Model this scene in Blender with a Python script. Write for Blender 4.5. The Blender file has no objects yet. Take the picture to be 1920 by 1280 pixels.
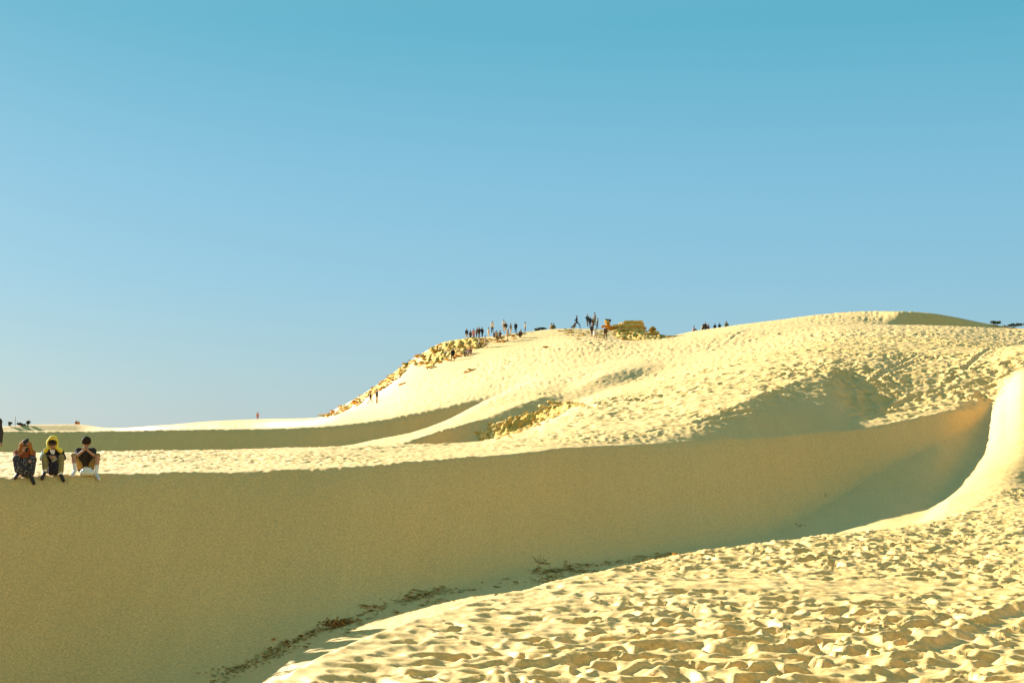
import bpy, bmesh, math, random
import numpy as np
from mathutils import Vector, Matrix

# ------------------------------------------------------------------ camera, sky, sun, exposure
sc = bpy.context.scene
C = sc.collection
FPX, YH = 2667.0, 830.0                     # 50 mm lens on the 1920 px wide photograph; level eye line
cam_d = bpy.data.cameras.new('camera')
cam_d.lens = 50.0
cam_d.sensor_width = 36.0
cam_d.shift_y = (YH - 640.0) / 1920.0
cam_d.clip_start, cam_d.clip_end = 0.1, 9000
cam = bpy.data.objects.new('camera', cam_d)
C.objects.link(cam)
cam.location = (0, 0, 0)
cam.rotation_euler = (math.radians(90), 0, 0)
sc.camera = cam

SUN_EL, SUN_AZ = 18.0, 47.0                 # the sun stands ahead of the camera, to the left
w = bpy.data.worlds.new('World')
sc.world = w
w.use_nodes = True
nt = w.node_tree
nt.nodes.clear()
sky = nt.nodes.new('ShaderNodeTexSky')
sky.sky_type = 'NISHITA'
sky.sun_disc = False
sky.sun_elevation = math.radians(SUN_EL)
sky.sun_rotation = math.radians(-SUN_AZ)
sky.altitude = 0
sky.air_density = 1.0
sky.dust_density = 1.0
sky.ozone_density = 2.0
# clear maritime air: the same blue to teal fade all the way round, blended with the physical sky
tc = nt.nodes.new('ShaderNodeTexCoord')
sep = nt.nodes.new('ShaderNodeSeparateXYZ')
nt.links.new(tc.outputs['Generated'], sep.inputs[0])
grad = nt.nodes.new('ShaderNodeValToRGB')
GR = [(0.0, (.435, .590, .640)), (.05, (.355, .590, .690)), (.11, (.270, .570, .745)), (.18, (.215, .540, .735)), (.28, (.105, .465, .625)), (.55, (.180, .455, .570)), (1.0, (.200, .440, .540))]
while len(grad.color_ramp.elements) < len(GR):
    grad.color_ramp.elements.new(.5)
for el, (p, c) in zip(grad.color_ramp.elements, GR):
    el.position = p
    el.color = (*[v * 2.75 for v in c], 1)
nt.links.new(sep.outputs[2], grad.inputs[0])
mixs = nt.nodes.new('ShaderNodeMix')
mixs.data_type = 'RGBA'
mixs.inputs[0].default_value = 0.95
bg = nt.nodes.new('ShaderNodeBackground')
bg.inputs['Strength'].default_value = 0.10
wo = nt.nodes.new('ShaderNodeOutputWorld')
nt.links.new(sky.outputs[0], mixs.inputs[6])
nt.links.new(grad.outputs[0], mixs.inputs[7])
nt.links.new(mixs.outputs[2], bg.inputs['Color'])
nt.links.new(bg.outputs[0], wo.inputs['Surface'])

sun_d = bpy.data.lights.new('sun', 'SUN')
sun_d.energy = 5.0
sun_d.angle = math.radians(0.5)
sun_d.color = (1.0, 0.975, 0.955)
sun = bpy.data.objects.new('sun', sun_d)
C.objects.link(sun)
_a, _e = math.radians(SUN_AZ), math.radians(SUN_EL)
SUN = Vector((-math.sin(_a) * math.cos(_e), math.cos(_a) * math.cos(_e), math.sin(_e)))
sun.rotation_euler = SUN.to_track_quat('Z', 'Y').to_euler()
sun.location = SUN * 200

sc.view_settings.view_transform = 'Standard'
sc.view_settings.look = 'None'
sc.view_settings.exposure = 1.7
sc.view_settings.gamma = 1.0
sc.view_settings.use_curve_mapping = False
sc.render.engine = 'CYCLES'

# ------------------------------------------------------------------ terrain: ridge lines of the dunes
# each line: (photo column px, photo row y, distance d in metres); turned into heights z = (YH - y) / FPX * d
def pchip(xs, ys, x):
    xs = np.asarray(xs, float); ys = np.asarray(ys, float)
    h = np.diff(xs); s = np.diff(ys) / h
    m = np.zeros_like(ys)
    for i in range(1, len(xs) - 1):
        if s[i-1] * s[i] > 0:
            w1, w2 = 2*h[i] + h[i-1], h[i] + 2*h[i-1]
            m[i] = (w1 + w2) / (w1 / s[i-1] + w2 / s[i])
    m[0], m[-1] = 0, 0
    x = np.clip(x, xs[0], xs[-1])
    k = np.clip(np.searchsorted(xs, x, side='right') - 1, 0, len(xs) - 2)
    t = (x - xs[k]) / h[k]
    return ((2*t**3 - 3*t**2 + 1) * ys[k] + (t**3 - 2*t**2 + t) * h[k] * m[k]
            + (-2*t**3 + 3*t**2) * ys[k+1] + (t**3 - t**2) * h[k] * m[k+1])

LINES = {
 'E': [(-700,1400,7.2),(0,1345,8.0),(500,1280,9.2),(620,1222,10.4),(700,1190,11.4),(800,1156,12.6),(950,1110,14.8),(1050,1085,16.2),
       (1150,1065,17.6),(1280,1040,19.8),(1430,1019,22),(1560,1001,24.3),(1720,985,27),(1800,966,31),(1920,932,40),(2300,890,60)],
 'G': [(-700,1560,8.5),(0,1420,13),(500,1322,14.5),(620,1262,15.6),(700,1228,16.5),(800,1192,17.5),(950,1142,20),(1050,1113,21.5),
       (1150,1090,23),(1280,1062,25.5),(1430,1037,28),(1560,1013,30),(1720,985,33),(1800,948,38),(1920,905,45),(2300,850,62)],
 'F': [(-700,1880,11),(-300,1700,15.5),(0,1500,22.5),(420,1300,27),(640,1207,28.5),(850,1145,30),(1050,1106,32.5),(1220,1075,34.5),(1430,1043,37),(1560,1008,39.5),
       (1650,984,41),(1720,972,42),(1760,945,45),(1800,912,48),(1860,868,50),(1920,842,50.5),(2300,770,60)],
 'V': [(-700,1900,13),(-300,1650,19.5),(0,1440,26),(420,1265,30.3),(640,1165,32.1),(850,1105,34.8),(1050,1065,37.4),(1220,1038,40),(1430,1005,43.5),(1530,960,46.5),
       (1650,888,51),(1750,838,55),(1850,784,60),(1880,752,60.5),(1920,710,61),(2300,640,70)],
 'C': [(-700,770,21),(-400,815,25),(-150,872,31.5),(0,896,35),(200,888,36.8),(420,884,38),(640,872,39),(800,862,40.5),(1000,846,43),(1050,842,44),(1200,832,46.5),(1430,820,50),(1530,813,52.3),  # left of the frame the crest is bent forward and raised to shade the floor
       (1650,798,55),(1700,788,56.6),(1750,776,58.3),(1800,766,60),(1850,764,61.8),(1920,698,64),(2300,628,76)],
 'J': [(-700,770,24),(-400,810,28),(-150,855,37),(0,878,41),(200,874,42),(420,869,43),(640,860,44),(800,851,45.5),(1000,834,46.5),(1100,822,47.5),(1200,815,48.6),(1300,809,49.2),(1400,786,51.9),(1500,764,56.2),
       (1560,757,58.6),(1600,762,60),(1640,769,60.1),(1700,763,61),(1800,742,63.4),(1850,730,65.5),(1920,690,69),(2300,615,82)],
 'K': [(-700,875,44),(0,861,48),(200,858,49),(420,853,50),(640,846,51),(800,842,51.5),(1000,823,50.5),(1100,809,51),(1200,800,51.6),(1300,787,51.2),(1400,750,55.2),(1500,712,63.4),(1560,693,68),
       (1600,688,71),(1640,694,70.6),(1700,703,70.4),(1800,692,72),(1850,680,74),(1920,655,77),(2300,600,92)],
 'B': [(-700,860,52),(0,849,56),(200,847,57),(400,843,58),(590,838,58),(700,836,58),(800,833,58.5),(890,829,59.5),(940,820,61),(1000,803,64),(1060,774,69),(1120,751,74),
       (1180,734,79),(1250,716,84),(1350,690,90),(1450,666,96),(1600,645,104),(1750,642,106),(1920,650,106),(2300,590,118)],
 'T': [(-700,930,70),(0,930,72),(400,925,75),(740,866,92),(850,850,101),(900,830,104),(950,815,106),(1000,797,109),(1060,762,115),(1130,734,122),(1250,700,131),(1400,666,128),
       (1600,634,132),(1750,630,133),(1920,640,133),(2300,610,140)],
 'D': [(-700,890,78),(0,890,80),(400,870,86),(600,850,92),(740,833,97),(800,816,101),(850,801,106),(900,786,110),(950,767,114),(1010,747,119),(1060,735,124),(1100,717,128),
       (1130,704,131),(1180,692,136),(1250,682,142),(1400,655,145),(1600,621,152),(1750,618,152),(1920,626,152),(2300,600,160)],
 'M': [(-700,888,88),(0,888,90),(400,868,94),(590,842,101),(650,835,106),(720,821,112),(780,808,117),(830,791,122),(870,771,127),(930,742,134),(1000,717,141),(1060,701,147),
       (1130,685,153),(1200,671,158),(1250,661,162),(1400,638,165),(1600,613,166),(1750,613,166),(1920,620,166),(2300,590,172)],
 'W': [(-700,876,113),(0,874,114),(300,874,118),(590,861,124),(700,838,129),(800,815,134.5),(850,794,138),(900,763,143.5),(940,740,148),(1000,713,151),(1100,688,160),(1250,652,171),
       (1400,629,172),(1600,611,173),(1750,611,173),(1920,618,173),(2300,585,178)],
 'S': [(-700,814,118),(0,808,120),(60,808,121),(300,806,124),(500,803,128),(590,800,130),(650,795,132.5),(700,789,135),(750,780,137.5),(800,770,140.5),(850,759,143.5),(900,746,148),
       (940,735,152),(1000,709,157),(1100,680,166),(1250,645,176),(1400,623,178),(1600,610,180),(1700,609,180),(1800,612,180),(1920,616,180),(2300,580,185)],
 'H': [(-700,808,318),(0,811.5,323),(140,810.5,323),(210,814,314.5),(300,811,295.5),(400,807,284),(500,803,272),(570,798,252),(640,780,186),(700,762,185),(760,738,185),(850,708,186),(1000,663,190),(1100,643,192),(1250,636,194),(1400,618,192),
       (1600,608,190),(1700,613,190),(1800,617,190),(1920,621,190),(2300,590,195)],
 'R': [(-700,806,321),(0,805.3,326.6),(140,802.3,326.6),(210,806.5,317.5),(300,802,297.5),(400,796,286),(500,792,275),(570,790,256),(640,773,216),(700,744,207),(760,708,206),(850,672,207),(1000,640,209),(1100,628,210),(1250,633,211),(1400,614,206),
       (1600,603,203),(1660,606,203.5),(1700,614,204),(1800,625,204.5),(1920,630,204.5),(2300,600,210)],
 'Z': [(-700,803,330),(-300,801,330),(0,799,330),(70,795.5,330),(140,795,330),(210,802,320),(300,797,300),(400,789,290),(500,785,280),(590,783,262),(640,761,240),(680,739,232),(720,712,228),
       (760,682,226),(800,657,225),(830,642,225),(880,634,225),(920,631,225),(980,623,225),(1060,616,225),(1130,617,225),(1200,624,225),(1255,629,225),(1300,621,225),(1370,611,225),
       (1450,601,225),(1550,588.5,225),(1620,583.5,222),(1690,583,210),(1740,586,210),(1780,592,210),(1850,606,210),(1920,616,210),(2300,640,215)],
}
ORDER = ['E','G','F','V','C','J','K','B','T','D','M','W','S','H','R','Z']
# how sharp the crest is at each line (0 smooth, 1 sharp) and how trampled the sand is there (0..1), by column
SHARP = {'C': [(0,1),(1800,1),(1880,0)], 'K': [(1200,0),(1380,.7),(1600,.8),(1650,0)], 'D': [(1100,.9),(1250,0)],
         'S': [(930,1),(1000,0)], 'Z': [(1640,0),(1700,.6)], 'T': [(0,0)], 'B': [(0,0)]}
LOS = {'E': [(0,1),(1800,1),(1900,.3)], 'B': [(0,.8),(1000,.6),(1150,0)], 'M': [(560,0),(640,.7),(930,.7),(980,0)], 'Z': [(0,.8),(1600,.8),(1700,.5)]}
AMP = {'G': [(0,.2),(1000,.35),(1500,.6),(1720,.6),(1800,.1),(1920,.5)], 'E': [(700,.3),(1000,.45),(1150,.85),(1720,1),(1920,1)], 'F': [(0,.12),(420,.3),(1250,.3),(1500,.28),(1720,.03),(1800,.05)], 'V': [(0,0),(1750,.0),(1880,.06)],
       'C': [(0,.5),(700,.45),(1000,.2),(1300,.15),(1500,0),(1620,.1),(1700,.6),(1850,.6),(1900,.25)],
       'J': [(0,.9),(900,.9),(1200,1),(1300,.8),(1380,.15),(1560,.1),(1620,.9),(1850,1),(1920,.5)],
       'K': [(0,.9),(900,.8),(1200,1),(1920,1)], 'B': [(0,.7),(800,.45),(1000,.2),(1150,.6),(1350,1),(1920,1)],
       'T': [(0,0),(900,0),(1250,.5),(1400,.9),(1920,1)], 'D': [(700,.35),(1100,.5),(1300,.25),(1500,.7),(1920,1)],
       'M': [(700,.3),(1000,.65),(1250,.65),(1400,.5),(1600,.6),(1920,.9)], 'W': [(0,0),(900,0),(1100,.5),(1400,.5),(1920,.8)],
       'S': [(0,.22),(900,.4),(1200,.6),(1450,.5),(1600,.6),(1920,.6)], 'H': [(0,.2),(700,.15),(900,.6),(1200,.7),(1450,.3),(1600,.8),(1920,.8)],
       'R': [(0,.1),(900,.05),(1200,.3),(1500,.5),(1600,1),(1680,.5),(1750,0)], 'Z': [(0,.1),(1500,.4),(1600,1),(1690,.6),(1750,0)]}

def lin(tab, px):
    return np.interp(px, [a for a, b in tab], [b for a, b in tab])

PXS = np.arange(-700, 2301, 2.0)
_tab = {}
for k in ORDER:
    L = LINES[k]
    xs = [l[0] for l in L]
    y = pchip(xs, [l[1] for l in L], PXS); d = pchip(xs, [l[2] for l in L], PXS)
    _tab[k] = (d, (YH - y) / FPX * d)
KD, KZ, KT, KL, KA = [], [], [], [], []        # knots per column: distance, height, sharpness, line-of-sight tangency, trampling
one = np.ones_like(PXS)
KD += [one * -30, one * 2.0, one * 5.0]; KZ += [one * -1.62, one * -1.6, one * -1.6]
KT += [one * 0] * 3; KL += [one * 0] * 3; KA += [one] * 3
for k in ORDER:
    d, z = _tab[k]
    d = np.maximum(d, KD[-1] + 0.8)
    KD.append(d); KZ.append(z)
    KT.append(lin(SHARP.get(k, [(0, 0)]), PXS)); KL.append(lin(LOS.get(k, [(0, 0)]), PXS)); KA.append(lin(AMP[k], PXS))
KD.append(KD[-1] + 30); KZ.append(KZ[-1] - 5.0); KD.append(KD[-1] + 90); KZ.append(one * -9.0); KD.append(KD[-1] + 400); KZ.append(one * -9.0)
for _ in range(3):
    KT.append(one * 0); KL.append(one * 0); KA.append(one * 0.2)
KD, KZ, KT, KL, KA = [np.array(a) for a in (KD, KZ, KT, KL, KA)]
h_ = np.diff(KD, axis=0); s_ = np.diff(KZ, axis=0) / h_
ML = np.zeros_like(KZ); MR = np.zeros_like(KZ)
for i in range(1, len(KD) - 1):
    a, b = s_[i-1], s_[i]
    w1, w2 = 2*h_[i] + h_[i-1], h_[i] + 2*h_[i-1]
    with np.errstate(divide='ignore', invalid='ignore'):
        m = np.where(a * b > 0, (w1 + w2) / (w1 / a + w2 / b), 0.0)
    los = KZ[i] / KD[i]
    m = m * (1 - KL[i]) + los * KL[i]
    ML[i] = (m if i != 3 else a) * (1 - KT[i]) + a * KT[i]
    MR[i] = m * (1 - KT[i]) + b * KT[i]

def base_height(X, Y):
    """smooth dune height and trampling at world points (arrays)"""
    Yc = np.maximum(Y, 2.0)
    px = np.clip(960 + FPX * X / Yc, -700, 2299.9)
    q = (px + 700) / 2.0
    i0 = q.astype(int); f = q - i0
    Z = np.zeros_like(X); A = np.zeros_like(X)
    n = len(KD)
    def col(T, r): return T[r][i0] * (1 - f) + T[r][i0 + 1] * f
    d0 = col(KD, 0)
    for r in range(n - 1):
        d1 = col(KD, r + 1)
        m = (Y >= d0) & (Y < d1) if r else (Y < d1)
        if m.any():
            ii, ff = i0[m], f[m]
            g = lambda T, rr: T[rr][ii] * (1 - ff) + T[rr][ii + 1] * ff
            hh = (d1 - d0)[m]
            t = np.clip((Y[m] - d0[m]) / hh, 0, 1)
            z0, z1 = g(KZ, r), g(KZ, r + 1)
            m0, m1 = g(MR, r), g(ML, r + 1)
            Z[m] = (2*t**3 - 3*t**2 + 1) * z0 + (t**3 - 2*t**2 + t) * hh * m0 + (-2*t**3 + 3*t**2) * z1 + (t**3 - t**2) * hh * m1
            ta = t ** 7 if r == 6 else t            # slip face: smooth right up to its crest
            A[m] = g(KA, r) * (1 - ta) + g(KA, r + 1) * ta
        d0 = d1
    Z[Y >= d0] = -9.0
    # unseen dune added behind and right of the camera, bouncing sun onto shaded slopes
    away = X * .73 - Y * .68
    up = np.clip((away - 9) / 62, 0, 1)
    rise = 27 * up * up * (3 - 2 * up)
    Z = Z + rise
    return Z, A

# ---- small relief: hashed noise, footprints
def h2(ix, iy, s):
    v = np.sin(ix * 127.1 + iy * 311.7 + s * 74.7) * 43758.5453
    return v - np.floor(v)
def vnoise(x, y, s):
    ix, iy = np.floor(x), np.floor(y)
    fx, fy = x - ix, y - iy
    fx, fy = fx*fx*(3 - 2*fx), fy*fy*(3 - 2*fy)
    return (h2(ix, iy, s) * (1-fx) * (1-fy) + h2(ix+1, iy, s) * fx * (1-fy) + h2(ix, iy+1, s) * (1-fx) * fy + h2(ix+1, iy+1, s) * fx * fy) * 2 - 1
def fbm(x, y, s, o=3):
    v = 0; a = 1
    for k in range(o):
        v = v + a * vnoise(x * 2**k, y * 2**k, s + k); a *= .5
    return v
def sstep(e0, e1, v):
    t = np.clip((v - e0) / (e1 - e0), 0, 1)
    return t * t * (3 - 2 * t)
def prints(x, y, c, s, prob, depth):
    """trodden sand: every cell holds at most one elongated dent with a soft pushed-up rim"""
    gx, gy = x / c, y / c
    ix, iy = np.floor(gx), np.floor(gy)
    out = np.zeros_like(x); rim = np.zeros_like(x)
    for dx in (-1, 0, 1):
        for dy in (-1, 0, 1):
            cx, cy = ix + dx, iy + dy
            px_ = gx - (cx + .1 + .8 * h2(cx, cy, s)); py_ = gy - (cy + .1 + .8 * h2(cx, cy, s + 1))
            an = (h2(cx, cy, s + 2) - .5) * 2.2 + 3.1416 * (h2(cx, cy, s + 7) < .5) - .25
            ca, sa = np.cos(an), np.sin(an)
            l = .46 + .30 * h2(cx, cy, s + 3); ww = l * (.45 + .35 * h2(cx, cy, s + 5))
            a_ = (px_ * ca + py_ * sa) / l; b_ = (-px_ * sa + py_ * ca) / ww
            q = np.sqrt(a_*a_ + b_*b_)
            k = (h2(cx, cy, s + 4) < prob) * (.35 + .8 * h2(cx, cy, s + 6))
            heel = .75 + .25 * a_
            out = np.minimum(out, -depth * k * heel * (1 - sstep(.42, 1.02, q)))
            rim = np.maximum(rim, depth * .26 * k * np.exp(-((q - 1.12) / .24) ** 2))
    return out + rim * np.clip(1 + out / (depth * .5), 0, 1)

# long slides and wheel marks pressed into the sand: ends, width, depth (filled in below)
GROOVES = []
def relief(X, Y, A):
    H = np.zeros_like(X)
    m = (A > .015) & (Y > -2)
    x, y, a = X[m], Y[m], A[m]
    wx = x + .05 * fbm(x * 2.1, y * 2.1, 3, 2); wy = y + .05 * fbm(x * 2.1, y * 2.1, 9, 2)
    far = np.clip((y - 42) / 26, 0, 1)
    dens = np.clip(a * 1.1, 0, 1)
    nearp = prints(wx, wy, .31, 11, .92, .074) + .8 * prints(wx + 7.3, wy + 3.1, .24, 23, .85, .046) + .022 * fbm(x * 1.7, y * 1.7, 5, 2)
    farp = prints(wx, wy, .68, 31, .9, .20) + .7 * prints(wx + 3.3, wy + 1.7, .46, 41, .85, .11) + .05 * fbm(x * .6, y * .6, 6, 2)
    patch = np.clip(.9 + .5 * fbm(x * .25, y * .25, 77, 2), .3, 1.3)
    hh = (nearp * (1 - far) + farp * far) * dens * patch
    for (ax, ay, bx, by, wd, dp) in GROOVES:
        L = math.hypot(bx - ax, by - ay); ux, uy = (bx - ax) / L, (by - ay) / L
        t = (x - ax) * ux + (y - ay) * uy
        o = -(x - ax) * uy + (y - ay) * ux + .10 * wd * np.sin(t * 2.1) + wd * .25 * vnoise(t * .8, t * 0, 5)
        win = sstep(-.4, .4, t) * (1 - sstep(L - .4, L + .4, t))
        g = np.exp(-(o / wd) ** 4)
        hh = hh * (1 - .7 * g * win) - dp * win * g * (.8 + .3 * vnoise(t * 1.7, t * 0, 8)) + .45 * dp * win * np.exp(-((np.abs(o) - 1.5 * wd) / (.55 * wd)) ** 2)
    H[m] = hh
    m = (Y > 15) & (Y < 130)                    # slow unevenness of every face
    H[m] += .035 * fbm(X[m] * .45, Y[m] * .45, 61, 2) + .010 * fbm(X[m] * 2.3, Y[m] * 2.3, 67, 2)
    return H

def hit(px, py, y0=6.0, y1=330.0):
    """first point of the (smooth) sand seen at a place in the photograph"""
    Y = np.geomspace(y0, y1, 6000)
    X = (px - 960) / FPX * Y
    Z, _ = base_height(X, Y)
    i = np.argmax(YH - Z / Y * FPX <= py)
    return float(X[i]), float(Y[i]), float(Z[i])

def ground(x, y):
    """height of the sand (with relief) at single points"""
    X = np.array([x], float); Y = np.array([y], float)
    Z, A = base_height(X, Y)
    return float(Z[0] + relief(X, Y, A)[0])

for (p, q, wd, dp) in [((1765, 1215), (2010, 1108), .13, .055), ((1690, 1275), (1800, 1235), .10, .04),
                       ((1808, 695), (1925, 636), .17, .10), ((1640, 712), (1745, 668), .17, .09), ((1745, 668), (1800, 662), .15, .08),
                       ((1655, 700), (1725, 662), .15, .07), ((1600, 782), (1720, 742), .15, .08), ((1310, 790), (1420, 770), .15, .07),
                       ((1360, 645), (1410, 616), .25, .09), ((1330, 660), (1375, 638), .25, .08)]:
    a3, b3 = hit(*p), hit(*q)
    GROOVES.append((a3[0], a3[1], b3[0], b3[1], wd, dp))
rows = [-130, -110, -95, -82, -70, -60, -51, -43, -36, -30, -25, -20.5, -17, -14, -11.5, -9, -6.5, -4.5, -3, -2, -1, 0, 1, 2, 3, 4, 5, 6]
yv = 6.6
while yv < 470:
    rows.append(yv)
    yv += max(.026, (.0031 if yv < 45 else .0025) * yv) if yv < 130 else (.0055 * yv if yv < 235 else (.0045 if yv < 335 else .02) * yv)
cols = np.concatenate([np.linspace(-2.6, -.43, 60)[:-1], np.linspace(-.43, .52, 1080), np.linspace(.52, 2.6, 60)[1:]])
rows = np.array(rows)
NR, NC = len(rows), len(cols)
YY, UU = np.meshgrid(rows, cols, indexing='ij')
XX = UU * np.where(YY < 5, 7.0 + (5 - YY) * .9, YY + 2.0)
Zb, Am = base_height(XX.ravel(), YY.ravel())
Zr = relief(XX.ravel(), YY.ravel(), Am)
edge = np.clip((np.abs(UU.ravel()) - 1.7) / .9, 0, 1)
Zt = (Zb + Zr) * (1 - edge) + -9.2 * edge

def grid_mesh(name, X, Y, Z, nr, nc):
    me = bpy.data.meshes.new(name)
    co = np.stack([X, Y, Z], 1).astype(np.float32)
    me.vertices.add(len(co)); me.vertices.foreach_set('co', co.ravel())
    r, c = np.meshgrid(np.arange(nr - 1), np.arange(nc - 1), indexing='ij')
    a = (r * nc + c).ravel()
    f = np.stack([a, a + 1, a + nc + 1, a + nc], 1).astype(np.int32)
    me.loops.add(f.size); me.loops.foreach_set('vertex_index', f.ravel())
    me.polygons.add(len(f)); me.polygons.foreach_set('loop_start', np.arange(0, f.size, 4, dtype=np.int32))
    me.polygons.foreach_set('use_smooth', np.ones(len(f), bool))
    me.update(calc_edges=True)
    return me

# ------------------------------------------------------------------ materials
def mat(name):
    m = bpy.data.materials.new(name)
    m.use_nodes = True
    return m, m.node_tree, m.node_tree.nodes['Principled BSDF']

def sand_material():
    m, t, b = mat('sand')
    n, l = t.nodes, t.links
    geo = n.new('ShaderNodeNewGeometry')
    def noise(scale, detail, rough=.55):
        x = n.new('ShaderNodeTexNoise'); x.inputs['Scale'].default_value = scale; x.inputs['Detail'].default_value = detail
        x.inputs['Roughness'].default_value = rough
        l.new(geo.outputs['Position'], x.inputs['Vector']); return x
    n1 = noise(.12, 4); n2 = noise(20, 3, .75)
    r1 = n.new('ShaderNodeValToRGB')
    r1.color_ramp.elements[0].position = .3; r1.color_ramp.elements[1].position = .72
    r1.color_ramp.elements[0].color = (.89, .535, .145, 1)
    r1.color_ramp.elements[1].color = (.92, .575, .175, 1)
    l.new(n1.outputs['Fac'], r1.inputs['Fac'])
    r2 = n.new('ShaderNodeValToRGB')
    r2.color_ramp.elements[0].position = .3; r2.color_ramp.elements[1].position = .7
    r2.color_ramp.elements[0].color = (.60, .60, .60, 1); r2.color_ramp.elements[1].color = (1.06, 1.06, 1.06, 1)
    l.new(n2.outputs['Fac'], r2.inputs['Fac'])
    mx = n.new('ShaderNodeMix'); mx.data_type = 'RGBA'; mx.blend_type = 'MULTIPLY'; mx.inputs[0].default_value = 1
    l.new(r1.outputs[0], mx.inputs[6]); l.new(r2.outputs[0], mx.inputs[7])
    mp = n.new('ShaderNodeMapping'); mp.inputs['Rotation'].default_value = (0, 0, math.radians(-47)); mp.inputs['Scale'].default_value = (2.6, .22, .3)
    l.new(geo.outputs['Position'], mp.inputs['Vector'])
    n3 = n.new('ShaderNodeTexNoise'); n3.inputs['Scale'].default_value = 1.0; n3.inputs['Detail'].default_value = 4; l.new(mp.outputs[0], n3.inputs['Vector'])
    r3 = n.new('ShaderNodeValToRGB'); r3.color_ramp.elements[0].position = .35; r3.color_ramp.elements[1].position = .7
    r3.color_ramp.elements[0].color = (.955, .955, .945, 1); r3.color_ramp.elements[1].color = (1, 1, 1, 1)
    l.new(n3.outputs['Fac'], r3.inputs['Fac'])
    mx2 = n.new('ShaderNodeMix'); mx2.data_type = 'RGBA'; mx2.blend_type = 'MULTIPLY'; mx2.inputs[0].default_value = 1
    l.new(mx.outputs[2], mx2.inputs[6]); l.new(r3.outputs[0], mx2.inputs[7])
    l.new(mx2.outputs[2], b.inputs['Base Color'])
    b.inputs['Roughness'].default_value = .65
    b.inputs['Specular IOR Level'].default_value = .45
    b.inputs['Sheen Weight'].default_value = .0
    b.inputs['Sheen Roughness'].default_value = .5
    bp = n.new('ShaderNodeBump'); bp.inputs['Strength'].default_value = .25; bp.inputs['Distance'].default_value = .012
    l.new(n2.outputs['Fac'], bp.inputs['Height']); l.new(bp.outputs[0], b.inputs['Normal'])
    return m
SAND = sand_material()

dunes = bpy.data.objects.new('sand_dunes', grid_mesh('sand_dunes', XX.ravel(), YY.ravel(), Zt, NR, NC))
C.objects.link(dunes)
dunes.data.materials.append(SAND)
dunes['kind'] = 'structure'
# wide plain under and beyond the dunes, out to the horizon
bm = bmesh.new()
bmesh.ops.create_circle(bm, cap_ends=True, cap_tris=False, segments=96, radius=5000)
me = bpy.data.meshes.new('desert_plain'); bm.to_mesh(me); bm.free()
plain = bpy.data.objects.new('desert_plain', me); C.objects.link(plain)
plain.location = (0, 0, -9.1); plain['kind'] = 'structure'
me.materials.append(SAND)

# ------------------------------------------------------------------ helpers for things
def plain_mat(name, col, rough=.8, spec=.3, var=.25, scale=9.0):
    m, t, b = mat(name)
    n, l = t.nodes, t.links
    tc = n.new('ShaderNodeTexCoord')
    x = n.new('ShaderNodeTexNoise'); x.inputs['Scale'].default_value = scale; x.inputs['Detail'].default_value = 5
    l.new(tc.outputs['Object'], x.inputs['Vector'])
    r = n.new('ShaderNodeValToRGB')
    r.color_ramp.elements[0].position = .3; r.color_ramp.elements[1].position = .7
    r.color_ramp.elements[0].color = (*[c * (1 - var) for c in col], 1)
    r.color_ramp.elements[1].color = (*[min(1, c * (1 + var)) for c in col], 1)
    l.new(x.outputs['Fac'], r.inputs[0]); l.new(r.outputs[0], b.inputs['Base Color'])
    b.inputs['Roughness'].default_value = rough; b.inputs['Specular IOR Level'].default_value = spec
    return m
MATS = {}
def M(name, *a, **k):
    if name not in MATS:
        MATS[name] = plain_mat(name, *a, **k)
    return MATS[name]

def tag(o, label, cat, group=None):
    o['label'] = label; o['category'] = cat
    if group: o['group'] = group
    return o
def thing(name, label, cat, loc, group=None, rz=0.0):
    o = bpy.data.objects.new(name, None); C.objects.link(o)
    o.location = loc; o.rotation_euler = (0, 0, rz); o.empty_display_size = .2
    return tag(o, label, cat, group)
def obj(name, me, parent=None, m=None):
    o = bpy.data.objects.new(name, me); C.objects.link(o)
    if parent is not None: o.parent = parent
    if m is not None and not me.materials: me.materials.append(m)
    return o
def mesh_from(name, verts, faces, smooth=False):
    me = bpy.data.meshes.new(name); me.from_pydata(verts, [], faces)
    if smooth: me.polygons.foreach_set('use_smooth', [True] * len(me.polygons))
    me.update(); return me

# ---- one continuous surface from tapered limbs
def limb(bm, p0, p1, r0, r1, n=10):
    p0, p1 = Vector(p0), Vector(p1)
    ax = p1 - p0
    q = (ax if ax.length > 1e-6 else Vector((0, 0, 1))).to_track_quat('Z', 'Y')
    L = ax.length
    rings = []
    prof = [(-r0 * math.cos(a), r0 * math.sin(a)) for a in (.45, .9, 1.35)] + [(L + r1 * math.cos(a), r1 * math.sin(a)) for a in (1.35, .9, .45)]
    for z, r in prof:
        rings.append([bm.verts.new(p0 + q @ Vector((r * math.cos(2*math.pi*k/n), r * math.sin(2*math.pi*k/n), z))) for k in range(n)])
    for a, b in zip(rings, rings[1:]):
        for k in range(n):
            bm.faces.new((a[k], a[(k+1) % n], b[(k+1) % n], b[k]))
    c0 = bm.verts.new(p0 - q @ Vector((0, 0, r0))); c1 = bm.verts.new(p0 + q @ Vector((0, 0, L + r1)))
    for k in range(n):
        bm.faces.new((c0, rings[0][(k+1) % n], rings[0][k])); bm.faces.new((c1, rings[-1][k], rings[-1][(k+1) % n]))
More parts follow.
